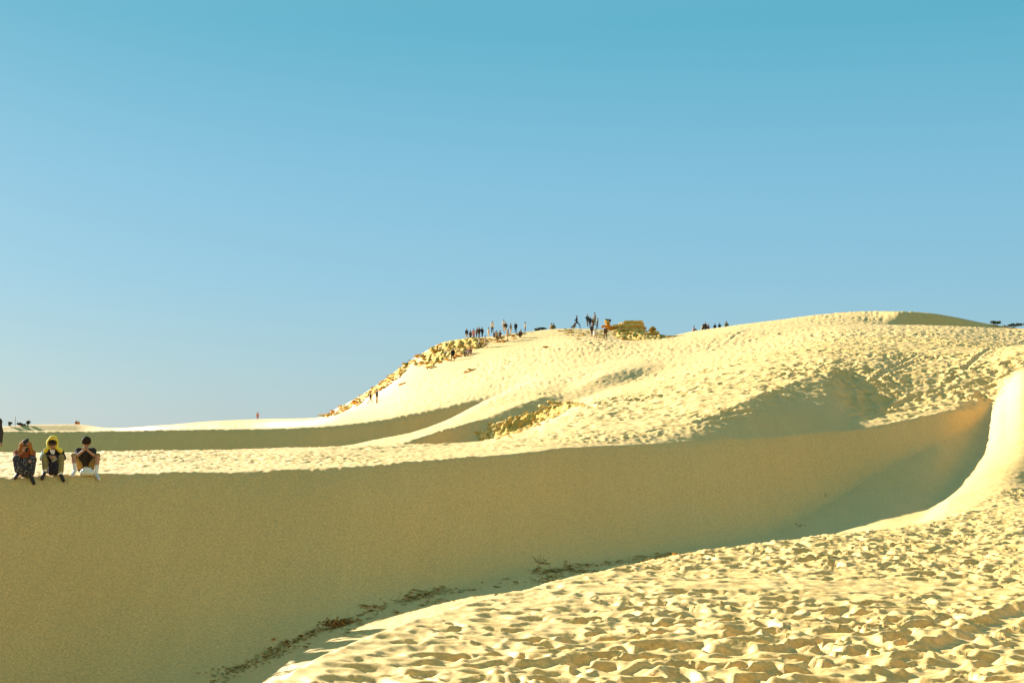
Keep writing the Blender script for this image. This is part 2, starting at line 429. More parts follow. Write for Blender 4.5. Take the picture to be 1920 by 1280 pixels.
def fused(name, prims, voxel, smooth=2):
    """prims: (p0, p1, r0, r1, slot) -> one closed mesh, each face given the slot of the limb it lies on"""
    bm = bmesh.new()
    for p in prims: limb(bm, *p[:4])
    me = bpy.data.meshes.new(name); bm.to_mesh(me); bm.free()
    o = bpy.data.objects.new('tmp', me); C.objects.link(o)
    rm = o.modifiers.new('r', 'REMESH'); rm.mode = 'VOXEL'; rm.voxel_size = voxel; rm.use_smooth_shade = True
    sm = o.modifiers.new('s', 'SMOOTH'); sm.factor = .5; sm.iterations = smooth
    out = bpy.data.meshes.new_from_object(o.evaluated_get(bpy.context.evaluated_depsgraph_get()))
    out.name = name
    bpy.data.objects.remove(o); bpy.data.meshes.remove(me)
    nf = len(out.polygons)
    c = np.zeros(nf * 3); out.polygons.foreach_get('center', c); c = c.reshape(-1, 3)
    best = np.full(nf, 1e9); slot = np.zeros(nf, np.int32)
    for p0, p1, r0, r1, sl in prims:
        a, b = np.array(p0, float), np.array(p1, float)
        ab = b - a; t = np.clip(((c - a) @ ab) / max(ab @ ab, 1e-9), 0, 1)
        d = np.linalg.norm(c - a - t[:, None] * ab, axis=1) - (r0 + (r1 - r0) * t)
        m = d < best; best[m] = d[m]; slot[m] = sl
    out.materials.clear()
    out.polygons.foreach_set('material_index', slot)
    return out

def person_prims(J, rh=.1, fingers=False, cuff=1, sleeves=2, shorts=False, build=1.0):
    """J: joints. slots: 0 skin 1 top 2 trousers 3 shoes 4 hair 5 socks"""
    P = []
    b = build
    v = {k: Vector(x) for k, x in J.items()}
    for s in 'LR':
        P.append((v['hip'+s], v['sh'+s] * .96 + v['hip'+s] * .04, .125*b, .10*b, 1))
        P.append((v['sh'+s], v['el'+s], .062*b, .047*b, 1))
        mid = v['el'+s].lerp(v['ha'+s], .5)
        P.append((v['el'+s], v['ha'+s], .045*b, .03*b, 1 if sleeves == 2 else 0))
        P.append((v['hip'+s] - Vector((0, 0, .02)), v['kn'+s], .095*b, .068*b, 2))
        if shorts:
            P.append((v['kn'+s], v['an'+s], .066*b, .044*b, 0))
            P.append((v['kn'+s].lerp(v['an'+s], .58), v['an'+s], .056*b, .048*b, 5))
        else:
            P.append((v['kn'+s], v['an'+s], .066*b, .052*b, 2))
        P.append((v['an'+s], v['to'+s], .050*b, .044*b, 3))
        d = (v['ha'+s] - v['el'+s]).normalized()
        if not fingers:
            P.append((v['ha'+s], v['ha'+s] + d * .10, .032*b, .022*b, 0))
    P.append((v['hipL'], v['hipR'], .12*b, .12*b, 2))
    P.append((v['shL'], v['shR'], .075*b, .075*b, 1))
    P.append((v['shL'].lerp(v['shR'], .5) - Vector((0, 0, .12)), v['hipL'].lerp(v['hipR'], .5) + Vector((0, 0, .1)), .13*b, .13*b, 1))
    neck = v['shL'].lerp(v['shR'], .5)
    up = (v['head'] - neck).normalized()
    P.append((neck, v['head'], .06*b, .05*b, 0))
    P.append((v['head'] - up * .045 + v['face'] * .02, v['head'] + up * .03, rh * .72, rh * .92, 0))
    P.append((v['head'] + up * .05 - v['face'] * .02, v['head'] + up * .015 - v['face'] * .045, rh * .93, rh * .85, 4))
    return P

def skyline(px):
    d = float(np.interp(px, PXS, _tab['Z'][0])); z = float(np.interp(px, PXS, _tab['Z'][1]))
    return (px - 960) / FPX * d, d, z
rng = random.Random(7)

# ------------------------------------------------------------------ rocks
def rock_mesh(seed, sub, flat=.75):
    r = random.Random(seed)
    bm = bmesh.new(); bmesh.ops.create_icosphere(bm, subdivisions=sub, radius=.5)
    ph = [r.uniform(0, 6) for _ in range(6)]
    cuts = [(Vector((r.gauss(0, 1), r.gauss(0, 1), r.gauss(0, .7))).normalized(), r.uniform(.22, .42)) for _ in range(7)]
    for v in bm.verts:
        c = v.co.copy()
        for nrm, lim in cuts:
            dd = c.dot(nrm)
            if dd > lim: c -= nrm * (dd - lim) * .85
        c *= 1 + .16 * math.sin(7*c.x + ph[0]) * math.sin(6*c.y + ph[1]) + .12 * math.sin(13*c.z + ph[2]) + r.uniform(-.06, .06)
        v.co = Vector((c.x, c.y, c.z * flat))
    me = bpy.data.meshes.new('rock'); bm.to_mesh(me); bm.free()
    return me
ROCKS = [rock_mesh(i, 2) for i in range(5)] + [rock_mesh(i + 20, 1) for i in range(6)]
OCHRE = M('ochre_rock', (.60, .345, .065), .9, .1, .4, 2.2)
PALE = M('pale_rock', (.74, .49, .15), .9, .1, .3, 2.0)
GOLD = M('golden_rock', (.68, .39, .07), .9, .1, .3, .9)
ORANGE = M('orange_rock', (.62, .26, .03), .9, .1, .35, 2.0)
BROWN = M('brown_rock', (.36, .23, .06), .9, .1, .4, 2.0)
for me in ROCKS: me.materials.append(OCHRE)
def add_rock(root, x, y, z, sx, sy, sz, m, rz=None, tilt=.35):
    o = bpy.data.objects.new('rock', rng.choice(ROCKS)); C.objects.link(o)
    o.parent = root
    o.location = Vector((x, y, z)) - Vector(root.location)
    o.scale = (sx, sy, sz)
    o.rotation_euler = (rng.uniform(-tilt, tilt), rng.uniform(-tilt, tilt), rng.uniform(0, 6.28) if rz is None else rz)
    o.material_slots[0].link = 'OBJECT'; o.material_slots[0].material = m
    return o
def rock_at(root, px, py, w, m, asp=1.0, h=.7, sink=.15):
    """a rock w pixels wide in the photograph, bedded in the sand that is seen at px, py"""
    x, y, z = hit(px, py, 50, 260)
    s = w / FPX * y
    return add_rock(root, x, y, z - sink * s * h, s * asp, s * 1.1, s * h, m, rz=rng.uniform(-.6, .6))
def crust(root, pxs, top, bot, amp, m, seed, name='rock_face', nv=14, behind=0.0):
    """a rough weathered rock surface bedded in the slope between two lines of the hillside"""
    n = len(pxs); vs = []
    for i, px in enumerate(pxs):
        for j in range(nv):
            v = j / (nv - 1)
            x, y, z = hit(px + rng.uniform(-1, 1), top(px) + (bot(px) - top(px)) * v, 50, 260)
            e = min(1, 4 * v + (.55 if behind else 0), 3.5 * (1 - v)) * min(1, 8 * i / n, 8 * (n - 1 - i) / n)
            q = .45 + .35 * float(fbm(np.array(px * .11 + v * 1.5), np.array(v * 4.0 - px * .05), seed, 3)) + rng.uniform(-.12, .12)
            vs.append(Vector((x, y, z - .12 + amp * e * q)) - Vector(root.location))
    fs = []
    for i in range(n - 1):
        for j in range(nv - 1):
            a = i * nv + j
            fs += [(a, a + nv, a + 1), (a + 1, a + nv, a + nv + 1)]
    return obj(name, mesh_from(name, [tuple(v) for v in vs], fs, True), root, m)
def sky_y(px): return float(np.interp(px, PXS, YH - _tab['Z'][1] / _tab['Z'][0] * FPX))
def root_at(name, label, cat, px, py, group=None):
    return thing(name, label, cat, hit(px, py, 50, 260), group)

# the crumbling outcrop in the hollow
R = root_at('rock_outcrop', 'crumbling pale ochre rock outcrop in the hollow at the middle of the hill foot', 'rocks', 985, 795)
crust(R, np.linspace(905, 1092, 60), lambda p: np.interp(p, [890, 930, 980, 1020, 1040, 1075, 1110], [816, 793, 780, 768, 757, 757, 759]), lambda p: np.interp(p, [890, 930, 960, 1000, 1040, 1070, 1110], [827, 824, 815, 801, 781, 767, 760]), .75, GOLD, 1)
for k in range(200):
    t = rng.random()
    px = 893 + 205 * t
    top = np.interp(px, [890, 930, 980, 1020, 1040, 1075, 1110], [812, 788, 777, 764, 752, 754, 757])
    bot = np.interp(px, [890, 930, 960, 1000, 1040, 1070, 1110], [829, 826, 818, 804, 784, 768, 759])
    py = top + (bot - top) * rng.random() ** .8
    w = rng.uniform(9, 25)
    m = PALE if rng.random() < .55 else (ORANGE if rng.random() < .30 and px < 1050 and py > (top + bot) / 2 else OCHRE)
    rock_at(R, px, py, w, m, rng.uniform(.8, 1.5), rng.uniform(.45, .9))
for px, py, w, m in [(1034, 754, 20, PALE), (1018, 764, 24, PALE), (1000, 783, 26, OCHRE), (1012, 790, 24, PALE), (962, 800, 24, ORANGE), (990, 802, 26, OCHRE), (1036, 778, 20, OCHRE),
                     (925, 806, 26, PALE), (905, 818, 24, PALE), (948, 812, 22, PALE), (1055, 766, 18, PALE), (985, 776, 20, PALE), (955, 785, 18, OCHRE), (1080, 758, 20, BROWN), (1062, 756, 20, OCHRE)]:
    rock_at(R, px, py, w, m, 1.25, .8)

# rocks along the left skyline of the hill
R = root_at('rock_outcrop', 'rough ochre rock band lining the left edge of the hill up to the crowd', 'rocks', 760, 692)
crust(R, np.linspace(790, 908, 70), lambda p: sky_y(p) + .8, lambda p: sky_y(p) + np.interp(p, [790, 810, 850, 880, 910], [26, 40, 34, 22, 14]), .62, GOLD, 2, nv=16, behind=1)
crust(R, np.linspace(625, 792, 80), lambda p: sky_y(p) + .8, lambda p: sky_y(p) + np.interp(p, [625, 680, 740, 765, 792], [6, 13, 14, 7, 14]), .5, GOLD, 5, nv=8, behind=1)
for k in range(270):
    px = 612 + 300 * rng.random() ** .75
    sk = float(np.interp(px, PXS, YH - _tab['Z'][1] / _tab['Z'][0] * FPX))
    thick = np.interp(px, [600, 680, 740, 780, 800, 850, 880, 915], [9, 15, 17, 12, 36, 38, 24, 14])
    py = sk + 1.2 + thick * rng.random() ** 1.25
    w = rng.uniform(7, 15) if rng.random() < .75 else rng.uniform(14, 24)
    m = OCHRE if rng.random() < .62 else (BROWN if rng.random() < .45 else (ORANGE if rng.random() < .3 else PALE))
    rock_at(R, px, py, w, m, rng.uniform(1.0, 2.2), rng.uniform(.3, .6), .25)
# rubble under the crowd
R = root_at('rock_rubble', 'brown rubble on the ridge top under the largest group of people', 'rocks', 935, 638)
for k in range(70):
    px = rng.uniform(880, 985)
    sk = float(np.interp(px, PXS, YH - _tab['Z'][1] / _tab['Z'][0] * FPX))
    rock_at(R, px, sk + 1.5 + rng.random() * np.interp(px, [880, 910, 960, 985], [18, 16, 10, 4]), rng.uniform(6, 14), rng.choice([OCHRE, OCHRE, BROWN, ORANGE]), rng.uniform(1, 2), rng.uniform(.35, .7), .22)
# single patches on the white slope
for nm, lab, spots in [
    ('rock_patch', 'orange-brown rock streak lying alone on the white slope below the crowd', [(872, 699, 8, ORANGE), (879, 697, 11, ORANGE), (886, 694, 11, OCHRE), (892, 692, 8, BROWN)]),
    ('rock_patch', 'small brown rock patch on the white slope right of the two walkers', [(752, 722, 6, ORANGE), (757, 719, 9, OCHRE), (761, 717, 6, BROWN)]),
    ('rock_patch', 'ochre rock streak just above the two walkers on the slope', [(703, 737, 7, OCHRE), (709, 733, 9, OCHRE), (716, 729, 9, ORANGE), (721, 726, 7, BROWN)]),
    ('rock_patch', 'thin dark rock streak high on the slope above the small brown patch', [(739, 713, 6, BROWN), (745, 709, 8, OCHRE), (752, 706, 6, BROWN)]),
    ('rock_patch', 'dark pebbly spot left of the orange-brown streak on the slope', [(811, 690, 6, BROWN), (814, 686, 7, OCHRE), (817, 688, 5, BROWN)]),
    ('rock_patch', 'single orange stone on the slope right of the crowd', [(1026, 650, 8, ORANGE), (1024, 651, 6, ORANGE)])]:
    r_ = root_at(nm, lab, 'rocks', spots[0][0], spots[0][1])
    for px, py, w, m in spots: rock_at(r_, px, py, w * 1.5, m, 1.7, .5)

# layered ledge on the summit
x0, y0, z0 = skyline(1168)
R = thing('rock_ledge', 'broad layered rock ledge with an orange left end on the hill summit', 'rock', (x0, y0 - 2.0, z0 - 1.2))
def slab(w, dep, h, seed, n=26):
    r = random.Random(seed)
    vs, fs = [], []
    ph = [r.uniform(0, 6) for _ in range(4)]
    for ring, (zz, sc_) in enumerate([(0, .95), (h * .3, 1.02), (h * .75, 1.0), (h, .93)]):
        for k in range(n):
            a = 2 * math.pi * k / n
            e = 1 + .07 * math.sin(3*a + ph[0]) + .05 * math.sin(7*a + ph[1]) + r.uniform(-.03, .03)
            ca, sa = math.cos(a), math.sin(a)
            sq = (abs(ca) ** 3.2 + abs(sa) ** 3.2) ** (-1 / 3.2)
            vs.append((w / 2 * ca * sq * e * sc_, dep / 2 * sa * sq * e * sc_, zz + r.uniform(-.04, .04)))
    for q in range(3):
        for k in range(n):
            fs.append((q*n + k, q*n + (k+1) % n, (q+1)*n + (k+1) % n, (q+1)*n + k))
    fs.append(tuple(range(3*n, 4*n))); fs.append(tuple(reversed(range(n))))
    return mesh_from('rock_layer', vs, fs)
zz = -.5
for k, (w, dx, h, m) in enumerate([(6.9, .1, .5, OCHRE), (6.5, .2, .38, PALE), (6.7, .15, .34, OCHRE), (6.4, .25, .40, OCHRE), (6.3, .2, .32, PALE), (5.9, .3, .38, OCHRE), (4.9, .75, .34, PALE), (3.9, 1.15, .30, OCHRE), (2.9, 1.5, .30, PALE)]):
    o = obj('rock_layer', slab(w, 3.4 - .12 * k, h, 50 + k), R, m)
    o.location = (dx, rng.uniform(-.12, .12), zz); o.rotation_euler = (0, rng.uniform(-.02, .02), 0)
    zz += h - .02
for px, py, w, m in [(1133, 612, 12, ORANGE), (1139, 610, 15, ORANGE), (1146, 614, 12, ORANGE), (1138, 604, 13, PALE), (1136, 623, 11, PALE), (1147, 626, 12, OCHRE)]:
    s_ = w / FPX * y0
    add_rock(R, (px - 960) / FPX * (y0 - 3.6), y0 - 3.6, (YH - py) / FPX * (y0 - 3.6), s_ * 1.2, s_, s_ * .9, m)
x1, y1, z1 = skyline(1222)
R = thing('rock_hump', 'small rounded rock knob just right of the summit ledge', 'rock', (x1, y1 - 1, z1))
for dx, dz, s_, m in [(0, .35, 1.5, OCHRE), (-.35, .8, 1.2, OCHRE), (.3, .9, 1.1, BROWN), (.0, 1.1, 1.0, OCHRE), (.6, .3, 1.2, PALE), (-.7, .2, 1.1, PALE)]:
    add_rock(R, x1 + dx, y1 - 1 + rng.uniform(-.3, .3), z1 + dz - .2, s_, s_, s_ * .75, m)
R = root_at('rock_rubble', 'ochre rubble apron running down to the right below the summit ledge', 'rocks', 1195, 640)
crust(R, np.linspace(1145, 1252, 60), lambda p: sky_y(p) + 1, lambda p: sky_y(p) + np.interp(p, [1140, 1180, 1230, 1258], [14, 19, 10, 3]), .5, GOLD, 7, nv=10, behind=1)
for k in range(90):
    px = rng.uniform(1145, 1256)
    sk = float(np.interp(px, PXS, YH - _tab['Z'][1] / _tab['Z'][0] * FPX))
    th = np.interp(px, [1140, 1180, 1230, 1258], [12, 16, 8, 2])
    rock_at(R, px, sk + 1 + th * rng.random(), rng.uniform(8, 20), rng.choice([OCHRE, OCHRE, PALE, BROWN]), rng.uniform(1.2, 2.4), rng.uniform(.4, .7), .2)
R = root_at('rock_rubble', 'pale broken rubble on the hilltop left of the summit ledge', 'rocks', 1095, 632)
for k in range(90):
    px = rng.uniform(1052, 1140)
    sk = float(np.interp(px, PXS, YH - _tab['Z'][1] / _tab['Z'][0] * FPX))
    rock_at(R, px, sk + 1 + 20 * rng.random() ** 1.2, rng.uniform(5, 13), rng.choice([PALE, PALE, OCHRE]), rng.uniform(1.1, 2), rng.uniform(.35, .6), .25)

# ------------------------------------------------------------------ plants, litter and twigs
LEAF = M('shrub_leaf', (.075, .075, .018), .8, .2, .4, 6)
DEAD = M('dead_leaf', (.42, .285, .09), .95, .1, .45, 30)
TWIG = M('twig_bark', (.20, .14, .055), .95, .1, .4, 20)
def shrub(label, x, y, z, w, h, seed, group=None, leaf=.22):
    r = random.Random(seed)
    t = thing('shrub', label, 'shrub', (x, y, z), group)
    vs, fs = [], []
    lobes = [(r.uniform(-.38, .38) * w, r.uniform(-.3, .3) * w, r.uniform(.35, .75) * h, r.uniform(.18, .32)) for _ in range(7)]
    for _ in range(int(260 + 60 * w)):
        lx, ly, lz, lr = r.choice(lobes)
        d = Vector((r.gauss(0, 1), r.gauss(0, 1), r.gauss(0, .8))).normalized() * r.uniform(.3, 1)
        p = Vector((lx + d.x * lr * w, ly + d.y * lr * w, max(.02, lz + d.z * lr * h)))
        a = Vector((r.gauss(0, 1), r.gauss(0, 1), r.gauss(0, 1))).normalized() * leaf * r.uniform(.5, 1.1)
        b = a.cross(Vector((r.gauss(0, 1), r.gauss(0, 1), r.gauss(0, 1)))).normalized() * leaf * .4
        k = len(vs); vs += [p - a * .5, p + b, p + a * .5, p - b]; fs.append((k, k+1, k+2, k+3))
    obj('foliage', mesh_from('foliage', vs, fs), t, LEAF)
    bm = bmesh.new()
    for lx, ly, lz, lr in lobes[:5]: limb(bm, (0, 0, -.1), (lx, ly, lz), .035 * h, .015 * h, 6)
    me = bpy.data.meshes.new('stem'); bm.to_mesh(me); bm.free()
    obj('stem', me, t, TWIG)
    return t
g_ = 'low shrubs on the right end of the skyline'
for lab, px, w, h, dz in [('left shrub of the two on the skyline at the far right', 1866, 1.7, .75, .0), ('broader shrub on the skyline at the right edge of the picture', 1896, 2.6, .9, -.1)]:
    x, y, z = skyline(px); shrub(lab, x, y - .5, z + dz - .1, w, h, px, g_)
x, y, z = skyline(1137); shrub('small olive shrub on top of the orange end of the summit ledge', x, y - 3.4, (YH - 605) / FPX * (y - 3.4), 1.2, .6, 3)
for lab, px, w, h in [('tiny pointed shrub on the far left skyline', 20.5, .8, 1.3), ('dark end of the bushes on the far left skyline', 38.5, 1.1, 1.1), ('middle of the bushes on the far left skyline', 45, 1.2, .8), ('rounded right end of the bushes on the far left skyline', 53, 1.3, 1.5)]:
    x, y, z = skyline(px); shrub(lab, x, y - .6, z - .25, w, h, int(px), 'bushes on the far left skyline', .26)
for lab, px, w in [('small dark bush on the crest, left of three between the crowd and the seated pair', 1005, .8), ('middle dark bush of three on the crest between the crowd and the seated pair', 1012, .9), ('right dark bush of three on the crest, nearest the seated pair', 1020, 1.0)]:
    x, y, z = skyline(px); shrub(lab, x, y - .3, z - .1, w, .55, int(px), 'dark bushes on the crest')
x, y, z = skyline(31)
bm = bmesh.new(); limb(bm, (0, 0, -.3), (.05, 0, 2.0), .07, .05, 8)
me = bpy.data.meshes.new('wooden_pole'); bm.to_mesh(me); bm.free()
o = obj('wooden_pole', me, None, TWIG); o.location = (x, y - 1, z); tag(o, 'thin upright pole standing left of the bushes on the far left skyline', 'pole')

# dry plant litter blown into the foot of the big slip face
def litter_line(t):
    px = 400 + 870 * t
    return px, float(np.interp(px, [400, 420, 500, 560, 640, 700, 760, 850, 950, 1050, 1220, 1290], [1272, 1262, 1228, 1198, 1168, 1143, 1124, 1105, 1092, 1068, 1049, 1038]))
vs, fs = [], []
clumps = [(.02, 1.0), (.05, .9), (.10, .8), (.14, .9), (.19, .8), (.275, 1.3), (.29, 1.2), (.33, .9), (.40, .5), (.47, .6), (.52, .8), (.60, .6), (.64, .9), (.72, 1.1), (.76, .8), (.80, .7), (.94, 1.0), (.97, .5)]
litter_h = []
for k in range(85):
    if rng.random() < .72:
        c_, wt = rng.choice(clumps); t = c_ + rng.gauss(0, .012)
    else:
        t = rng.random()
    px, py = litter_line(min(max(t, 0), 1))
    x, y, z = hit(px + rng.gauss(0, 3), py + rng.gauss(0, 3.5) + (rng.uniform(0, 24) if rng.random() < .35 else 0), 20, 60)
    for q in range(rng.randint(6, 34)):
        a, b = x + rng.gauss(0, .26), y + rng.gauss(0, .22)
        litter_h.append((a, b))
AX = np.array([p[0] for p in litter_h]); AY = np.array([p[1] for p in litter_h])
ZL, AL = base_height(AX, AY); ZL = ZL + relief(AX, AY, AL)
for a, b, zc in zip(AX, AY, ZL):
    an = rng.uniform(0, 6.28); L = .02 + .13 * rng.random() ** 2.2; wd = L * rng.uniform(.2, .6)
    ca, sa = math.cos(an), math.sin(an); hh = rng.uniform(.005, .05)
    k = len(vs)
    vs += [(a - ca*L, b - sa*L, zc + .004), (a - sa*wd, b + ca*wd, zc + hh), (a + ca*L, b + sa*L, zc + hh * rng.uniform(.2, 1.5)), (a + sa*wd, b - ca*wd, zc + hh * .4)]
    fs.append((k, k+1, k+2, k+3))
lit = obj('plant_litter', mesh_from('plant_litter', vs, fs), None, DEAD)
lit['kind'] = 'stuff'
def branch(label, px, py, size, seed, n=7, name='dry_branch'):
    r = random.Random(seed)
    x, y, z = hit(px, py, 18, 70)
    bm = bmesh.new()
    for k in range(n):
        a = r.uniform(0, 3.14); e = r.uniform(.1, .9)
        p = Vector((r.uniform(-.15, .15), r.uniform(-.1, .1), .02)) * size
        for _ in range(3):
            q_ = p + Vector((math.cos(a) * math.cos(e), .5 * math.sin(a), math.sin(e))) * size * r.uniform(.2, .4)
            limb(bm, p, q_, .022 * size, .012 * size, 5); p = q_; a += r.uniform(-.6, .6); e = min(1.3, max(-.4, e + r.uniform(-.7, .4)))
    me = bpy.data.meshes.new(name); bm.to_mesh(me); bm.free()
    o = obj(name, me, None, TWIG); o.location = (x, y, z - .01)
    return tag(o, label, 'branch')
branch('bare dry branch sticking up at the foot of the big shaded slope', 1014, 1056, .30, 4, 14)
branch('dry twig lying low on the shaded slope above the foreground crest', 1500, 987, .25, 6, 5)
branch('tiny twig higher on the shaded slope, right of the lying twig', 1550, 931, .22, 9, 4)
branch('small twig on the valley floor close to the foreground crest', 1472, 1016, .14, 12, 4)
x, y, z = hit(640, 1172, 20, 60)
R = thing('dead_bush', 'brown clump of dead brushwood in the litter line at the slope foot', 'dead bush', (x, y, z))
bm = bmesh.new()
for k in range(46):
    p = Vector((rng.gauss(0, .17), rng.gauss(0, .12), 0)); q_ = p + Vector((rng.gauss(.02, .13), rng.gauss(0, .1), rng.uniform(.03, .14)))
    limb(bm, p, q_, .012, .006, 5)
me = bpy.data.meshes.new('twigs'); bm.to_mesh(me); bm.free(); obj('twigs', me, R, TWIG)
vs, fs = [], []
for k in range(260):
    p = Vector((rng.gauss(0, .22), rng.gauss(0, .14), abs(rng.gauss(0, .06))))
    a = Vector((rng.gauss(0, 1), rng.gauss(0, 1), rng.gauss(0, 1))).normalized() * .06; b = a.cross(Vector((rng.gauss(0, 1), 1, rng.gauss(0, 1)))).normalized() * .025
    k0 = len(vs); vs += [p - a, p + b, p + a, p - b]; fs.append((k0, k0+1, k0+2, k0+3))
obj('dead_leaves', mesh_from('dead_leaves', vs, fs), R, M('rust_leaf', (.30, .17, .05), .95, .1, .4, 20))

# ------------------------------------------------------------------ people far away
COL = {'white': (.75, .72, .66), 'cream': (.62, .50, .34), 'beige': (.46, .33, .19), 'black': (.02, .018, .02), 'dark': (.05, .042, .04), 'navy': (.025, .035, .06), 'brown': (.13, .07, .035), 'rust': (.30, .10, .045),
       'grey': (.22, .21, .20), 'pink': (.60, .28, .27), 'lilac': (.50, .38, .52), 'green': (.10, .13, .04), 'teal': (.02, .07, .08), 'olive': (.12, .10, .03), 'tan': (.35, .22, .10), 'blue': (.10, .16, .28), 'orange': (.55, .19, .05)}
def cloth(c): return M('cloth_' + c, COL[c], .9, .1, .18, 14)
SKIN = M('skin', (.42, .22, .12), .55, .35, .08, 12)
HAIRD = M('hair_dark', (.030, .020, .012), .9, .1, .3, 40)
SHOE = M('shoe_dark', (.04, .03, .025), .7, .3, .2, 20)
def J_stand(step=0.0, lean=0.0, arms=0.0):
    f = Vector((0, -1, 0))
    return dict(hipL=(-.09, 0, .92), hipR=(.09, 0, .92), knL=(-.10, -.02 - step * .45, .50), knR=(.10, -.02 + step * .25, .50), anL=(-.10, -step * .5, .10), anR=(.11, .06 + step * .75, .12 + step * .1),
                toL=(-.11, -.14 - step * .5, .05), toR=(.13, -.08 + step * .65, .05), shL=(-.18, -lean * .5, 1.40 - lean * .1), shR=(.18, -lean * .5, 1.40 - lean * .1),
                elL=(-.25 - arms * .2, .03 - lean * .3 - arms * .15, 1.12 + arms * .1), elR=(.25 + arms * .15, .03 + step * .3, 1.12), haL=(-.25 - arms * .05, -.08 - arms * .3, .88 + arms * .4), haR=(.26, -.06 - step * .25, .87),
                head=(0, -.02 - lean * .7, 1.63 - lean * .15), face=f)
def J_sit(lean=.1, knee=.45):
    return dict(hipL=(-.09, 0, .12), hipR=(.09, 0, .12), knL=(-.17, -.42, knee), knR=(.17, -.40, knee - .03), anL=(-.14, -.64, .08), anR=(.15, -.62, .08), toL=(-.15, -.79, .04), toR=(.17, -.77, .04),
                shL=(-.18, -lean, .60), shR=(.18, -lean, .60), elL=(-.26, -.24, .42), elR=(.26, -.24, .42), haL=(-.14, -.44, .42), haR=(.14, -.43, .40), head=(0, -.08 - lean, .82), face=Vector((0, -1, -.1)))
def J_crouch():
    return dict(hipL=(-.09, .1, .34), hipR=(.09, .1, .34), knL=(-.16, -.30, .52), knR=(.16, -.28, .50), anL=(-.13, -.04, .10), anR=(.13, 0, .10), toL=(-.14, -.2, .05), toR=(.15, -.18, .05),
                shL=(-.18, -.14, .80), shR=(.18, -.14, .80), elL=(-.24, -.32, .62), elR=(.24, -.32, .60), haL=(-.1, -.5, .55), haR=(.1, -.5, .5), head=(0, -.24, 1.0), face=Vector((0, -1, -.2)))
POSES = {'stand': J_stand(), 'walk': J_stand(.55), 'stride': J_stand(.95, .06), 'arms': J_stand(.1, 0, .9), 'lean': J_stand(.1, .18), 'sit': J_sit(), 'sit2': J_sit(.2, .38), 'crouch': J_crouch()}
PM = {}
for k, J in POSES.items():
    PM[k] = fused('person', [(a, b, r0 * 1.05, r1 * 1.05, sl) for a, b, r0, r1, sl in person_prims(J, .105)], .034, 1)
    for m in (SKIN, cloth('grey'), cloth('dark'), SHOE, HAIRD): PM[k].materials.append(m)
def far_person(label, pose, loc, rz, top, bottom, group, s=1.0, hair=None):
    o = bpy.data.objects.new('person', PM[pose]); C.objects.link(o)
    o.location = loc; o.rotation_euler = (0, 0, rz); o.scale = (s, s, s)
    for i, m in ((1, cloth(top)), (2, cloth(bottom)), (4, hair or HAIRD)):
        o.material_slots[i].link = 'OBJECT'; o.material_slots[i].material = m
    return tag(o, label, 'person', group)
def sky_person(label, px, back, pose, top, bottom, group, rz=0.0, s=1.0, low=0.0):
    x, y, z = skyline(px); y += back
    far_person(label, pose, (x * y / (y - back), y, ground(x, y) - low), rz, top, bottom, group, s)
def slope_person(label, px, py, pose, top, bottom, group, rz=0.0, s=1.0):
    x, y, z = hit(px, py, 60, 330)
    far_person(label, pose, (x, y, ground(x, y) - .02), rz, top, bottom, group, s)
G1 = 'people standing on the rocky ridge'
sky_person('leftmost person on the rocky ridge, dark top and pale legs', 875, 3.0, 'stand', 'navy', 'beige', G1, .4)
sky_person('small dark figure half hidden behind the ridge, second from its left end', 882, 5.5, 'stand', 'dark', 'dark', G1, 2.5)
sky_person('person in a pink top on the ridge, third from its left end', 888, 4.0, 'stand', 'pink', 'rust', G1, 3.0)
sky_person('person in grey top and dark trousers in the tight dark group on the ridge', 893.5, 2.5, 'lean', 'grey', 'dark', G1, 1.0)
sky_person('person in dark brown in the middle of the tight dark group on the ridge', 898.5, 2.0, 'stand', 'dark', 'brown', G1, -.6)
sky_person('person in black with one arm out, at the right of the tight dark group', 904, 2.5, 'arms', 'black', 'black', G1, .8)
sky_person('pale beige figure partly behind the ridge, left of the tall person in white', 916, 4.0, 'stand', 'beige', 'cream', G1, 2.0)
sky_person('tall person in white shirt and dark trousers standing highest on the left of the crowd', 923, -1.0, 'stand', 'white', 'black', G1, .2, 1.12, -.55)
slope_person('person in dark clothes sitting at the feet of the tall person in white', 927, 632, 'sit', 'brown', 'dark', G1, .5)
slope_person('person in beige top and brown trousers standing in front of the crowd', 931.5, 641, 'stand', 'beige', 'brown', G1, 2.9)
slope_person('person in dark brown standing beside the one in beige in front of the crowd', 937.5, 640.5, 'walk', 'brown', 'brown', G1, -1.2)
sky_person('person in white shirt standing tall at the centre of the crowd', 944.5, .6, 'stand', 'white', 'beige', G1, .3, 1.08, -.6)
sky_person('person in dark top standing against the white shirt at the centre of the crowd', 948, -.8, 'arms', 'dark', 'cream', G1, -.5, 1.0, -.3)
slope_person('person in beige bending down below the white shirt at the centre of the crowd', 951.5, 638, 'lean', 'beige', 'beige', G1, 1.2)
sky_person('pale grey figure just right of the centre of the crowd', 957.5, 2.0, 'stand', 'grey', 'cream', G1, .9)
sky_person('slim person in navy standing upright on the crest right of the crowd', 967, .2, 'stand', 'navy', 'teal', G1, -.4)
slope_person('person in dark brown sitting on the slope at the right end of the crowd', 974.5, 633, 'crouch', 'brown', 'dark', G1, .8, 1.1)
sky_person('person in light top standing alone at the right end of the ridge crowd', 984.5, 2.0, 'stand', 'cream', 'olive', G1, 1.4)
G2 = 'pair sitting on the crest'
sky_person('left one of the pair sitting on the crest between crowd and summit, tan top', 1032.5, -.3, 'sit', 'tan', 'tan', G2, 2.2)
sky_person('right one of the pair sitting on the crest between crowd and summit, dark green top', 1037, -.3, 'sit', 'green', 'brown', G2, 2.6)
G3 = 'people on the upper slope'
